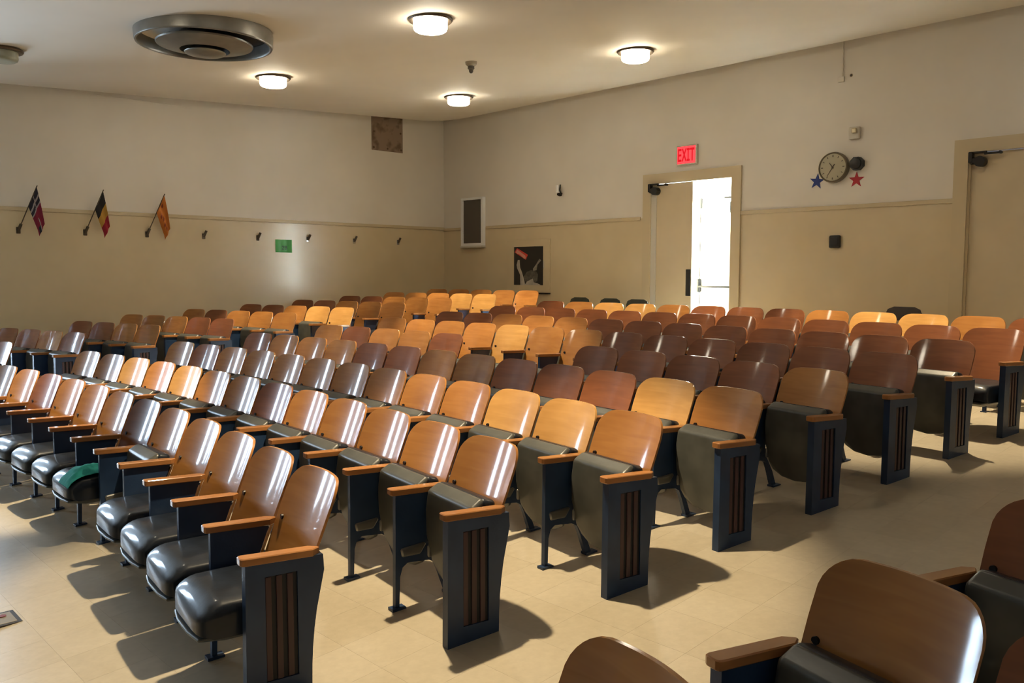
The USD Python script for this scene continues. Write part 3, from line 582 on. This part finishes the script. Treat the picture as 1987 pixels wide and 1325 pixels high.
sv = np.stack([gx, gy, gz], -1).reshape(-1, 3); fq = [(a * 9 + b, a * 9 + b + 1, (a + 1) * 9 + b + 1, (a + 1) * 9 + b) for a in range(4) for b in range(8)]
nsv = len(sv); bk_ = sv + [0, 0.0015, 0]
edge = [b for b in range(9)] + [a * 9 + 8 for a in range(1, 5)] + [36 + b for b in range(7, -1, -1)] + [a * 9 for a in range(3, 0, -1)]
fq += [(nsv + a, nsv + d_, nsv + c_, nsv + b) for a, b, c_, d_ in fq[:32]] + [(a, nsv + a, nsv + b, b) for a, b in zip(edge, edge[1:] + edge[:1])]
obj('sheet', (np.vstack([sv, bk_]), np.array(fq)), plain('notice_green', (0.055, 0.30, 0.05), 0.5, specular_ior_level=0.2, coat_weight=0.06, coat_roughness=0.05), t, 40)
tm = meshkit.text_mesh('2B', 0.062, 0.001, True); tm.apply_translation(-tm.bounds.mean(0)); q = tm.vertices.copy(); tm.vertices = np.stack([q[:, 0] + 0.01, -0.014 - q[:, 2], q[:, 1] - 0.03], 1)
obj('lettering', tm, plain('notice_ink', (0.012, 0.045, 0.012), 0.5), t, False)
BRK = plain('bracket_bronze', (0.085, 0.065, 0.04), 0.45, 0.4); BRS = plain('bracket_steel', (0.55, 0.55, 0.55), 0.15, 0.9)
BR = [(7.81, 1, 'bracket holding the red ensign-like flag, leftmost'), (6.916, 1, 'bracket holding the black, yellow and red flag'), (6.006, 1, 'bracket holding the orange flag'),
      (5.089, 0, 'empty bronze flag bracket right of the orange flag'), (4.129, 0, 'empty bronze flag bracket left of the green sheet'), (3.16, 2, 'empty shiny flag bracket just right of the green sheet'),
      (2.177, 2, 'empty flag bracket, second right of the green sheet'), (1.167, 2, 'empty flag bracket nearest the far corner')]
DIRP = np.array([0.30, -0.30, 0.90]); DIRP /= np.linalg.norm(DIRP)
for s, k, lab in BR:
    t = wt('flag_bracket', lab, 'flag bracket', 'left', s, 2.31, 'flag brackets along the left wall')
    obj('wall_plate', hull([((x, -0.005, z), 0.006, 8) for x in (-0.022, 0.022) for z in (-0.05, 0.03)]), BRS if k == 2 else BRK, t)
    sock = trimesh.creation.cylinder(0.020, segment=[np.array((-0.005, -0.02, -0.02)), np.array((-0.005, -0.02, -0.02)) + DIRP * 0.11], sections=14)
    obj('socket', sock, BRK, t)
FL = [(7.81, 'small red flag with union canton on a pole, leftmost on left wall', 'red'), (6.916, 'small black, yellow and red flag on a pole, middle of three', 'tri'), (6.006, 'small orange flag on a pole, rightmost of three', 'orange')]
F_RED, F_NAVY, F_WHITE = plain('flag_red', (0.24, 0.012, 0.04), 0.8), plain('flag_navy', (0.025, 0.022, 0.035), 0.8), plain('flag_white', (0.36, 0.31, 0.30), 0.8)
F_BLK, F_YEL, F_RD2, F_ORG, F_ODK = plain('flag_black', (0.014, 0.012, 0.012), 0.8), plain('flag_yellow', (0.50, 0.27, 0.04), 0.8), plain('flag_crimson', (0.33, 0.012, 0.028), 0.8), plain('flag_orange', (0.52, 0.16, 0.02), 0.8), plain('flag_rust', (0.24, 0.05, 0.015), 0.8)
def cloth(hoist0, hoist1, fly, u0, u1, v0, v1, off=0.0, wob=0.02, nu=8, nv_=6):
    """Part of a limp flag: u along the fly (hanging down), v along the hoist."""
    us, vs = np.linspace(u0, u1, nu), np.linspace(v0, v1, nv_); out = []
    for u in us:
        for v_ in vs:
            p = hoist1 + (hoist0 - hoist1) * v_
            sq = np.array([0.0, 0.0, -1.0]) * fly * u + (np.array([0.10, 0.06, 0.0])) * u
            conv = 1 - 0.38 * min(1, u * 1.2)                   # hangs in folds: the width narrows
            p = hoist1 + (p - hoist1) * conv + sq
            p = p + np.array([0.0, -1, 0.0]) * (wob * math.sin(v_ * 9 + u * 3) + off)
            out.append(p)
    fr = np.array(out); n_ = len(fr); f = []
    for a in range(nu - 1):
        for b in range(nv_ - 1):
            q_ = a * nv_ + b; f += [(q_, q_ + 1, q_ + nv_ + 1, q_ + nv_), (n_ + q_, n_ + q_ + nv_, n_ + q_ + nv_ + 1, n_ + q_ + 1)]
    ring = list(range(nv_)) + [a * nv_ + nv_ - 1 for a in range(1, nu)] + [(nu - 1) * nv_ + b for b in range(nv_ - 2, -1, -1)] + [a * nv_ for a in range(nu - 2, 0, -1)]
    f += [(a, n_ + a, n_ + b, b) for a, b in zip(ring, ring[1:] + ring[:1])]
    return (np.vstack([fr, fr + [0, 0.002, 0]]), np.array(f))
for s, lab, kind in FL:
    t = wt('wall_flag', lab, 'flag', 'left', s, 2.31)
    b0 = np.array((-0.005, -0.02, -0.02)) + DIRP * 0.05; tip = b0 + DIRP * 0.66
    obj('pole', trimesh.creation.cylinder(0.007, segment=[b0, tip], sections=10), BRK, t)
    h0, h1 = b0 + DIRP * 0.33, tip - DIRP * 0.02; fly = 0.52
    Z = lambda *a, **k_: cloth(h0, h1, fly, *a, **k_)
    if kind == 'tri':
        obj('black_band', Z(0, 0.34, 0, 1), F_BLK, t, 60); obj('yellow_band', Z(0.34, 0.67, 0, 1), F_YEL, t, 60); obj('red_band', Z(0.67, 1, 0, 1), F_RD2, t, 60)
    elif kind == 'orange':
        obj('field', Z(0, 1, 0, 1), F_ORG, t, 60)
        for u, vv in ((0.1, 0.3), (0.25, 0.6), (0.42, 0.45), (0.6, 0.5), (0.78, 0.35)): obj('emblem', Z(u, u + 0.1, vv, vv + 0.25, off=0.004, nu=3, nv_=3), F_ODK, t, 60)
    else:
        obj('field', Z(0.40, 1, 0, 1), F_RED, t, 60); obj('canton', Z(0, 0.40, 0, 1), F_NAVY, t, 60)
        obj('white_cross', Z(0, 0.40, 0.40, 0.55, off=0.004, nu=5, nv_=3), F_WHITE, t, 60); obj('white_cross', Z(0.17, 0.24, 0, 1, off=0.005, nu=3), F_WHITE, t, 60); obj('white_edge', Z(0.36, 0.41, 0, 1, off=0.004, nu=3), F_WHITE, t, 60)
        obj('white_fold', Z(0.62, 1.0, 0.52, 0.62, off=0.006, nu=5, nv_=3), F_WHITE, t, 60); obj('navy_fold', Z(0.82, 1.0, 0.62, 0.86, off=0.005, nu=4, nv_=3), F_NAVY, t, 60)

# ------------------------------------------------------------------ loose things
# teal cloth on the sixth seat of the front row
rho = R1; th = TH[0] + 5 * S / rho
o = np.array([CX + rho * math.cos(th), CY + rho * math.sin(th)])
t = thing('cloth', 'crumpled teal cloth lying on a lowered front-row seat', 'cloth', (o[0], o[1], float(floor_z_rho(rho))), math.degrees(th) - 90)
gu, gvv = np.meshgrid(np.linspace(0, 1, 19), np.linspace(0, 1, 17)); x = -0.015 + 0.225 * gu + 0.012 * np.sin(gvv * 7); y = -0.618 + 0.27 * gvv + 0.015 * np.sin(gu * 6) * gvv
pts = np.stack([gu * 4, gvv * 4, 0 * gu], -1)
base = cushion_top(y) + 0.016
zt = base + 0.004 + 0.062 * meshkit.fbm(pts, 4, 3) * np.sin(np.pi * np.clip(gu * 1.05, 0, 1)) ** 0.6 * np.sin(np.pi * gvv) ** 0.5
tv = np.stack([x, y, zt], -1).reshape(-1, 3); nb = len(tv); bvv = tv.copy(); bvv[:, 2] = base.reshape(-1)
f = []
for a in range(16):
    for b in range(18): q_ = a * 19 + b; f += [(q_, q_ + 1, q_ + 20, q_ + 19), (nb + q_, nb + q_ + 19, nb + q_ + 20, nb + q_ + 1)]
ring = list(range(19)) + [a * 19 + 18 for a in range(1, 17)] + [16 * 19 + b for b in range(17, -1, -1)] + [a * 19 for a in range(15, 0, -1)]
f += [(a, nb + a, nb + b, b) for a, b in zip(ring, ring[1:] + ring[:1])]
obj('towel', (np.vstack([tv, bvv]), np.array(f)), noisy('cloth_teal', (0.02, 0.33, 0.29), (0.03, 0.42, 0.37), 30, 0.9), t, True)
# floor plate at the left edge
P0 = np.array([-2.62, 4.25])
t = thing('floor_plate', 'small worn floor box plate on the tiles at the left edge', 'floor plate', (P0[0], P0[1], float(floor_z(*P0))), math.degrees(math.atan2(V[1], V[0])))
obj('frame', rbox(-0.10, 0.10, -0.065, 0.065, 0.0, 0.008, 0.003), plain('plate_dark', (0.035, 0.028, 0.022), 0.5, 0.5), t)
obj('cover', rbox(-0.078, 0.078, -0.045, 0.045, 0.006, 0.010, 0.002), plain('plate_steel', (0.32, 0.28, 0.22), 0.35, 0.5), t)
obj('red_cap', cyl(0.018, 0.004, (-0.03, 0.0, 0.0095), 'z', 16), plain('plate_red', (0.16, 0.025, 0.02), 0.5), t)
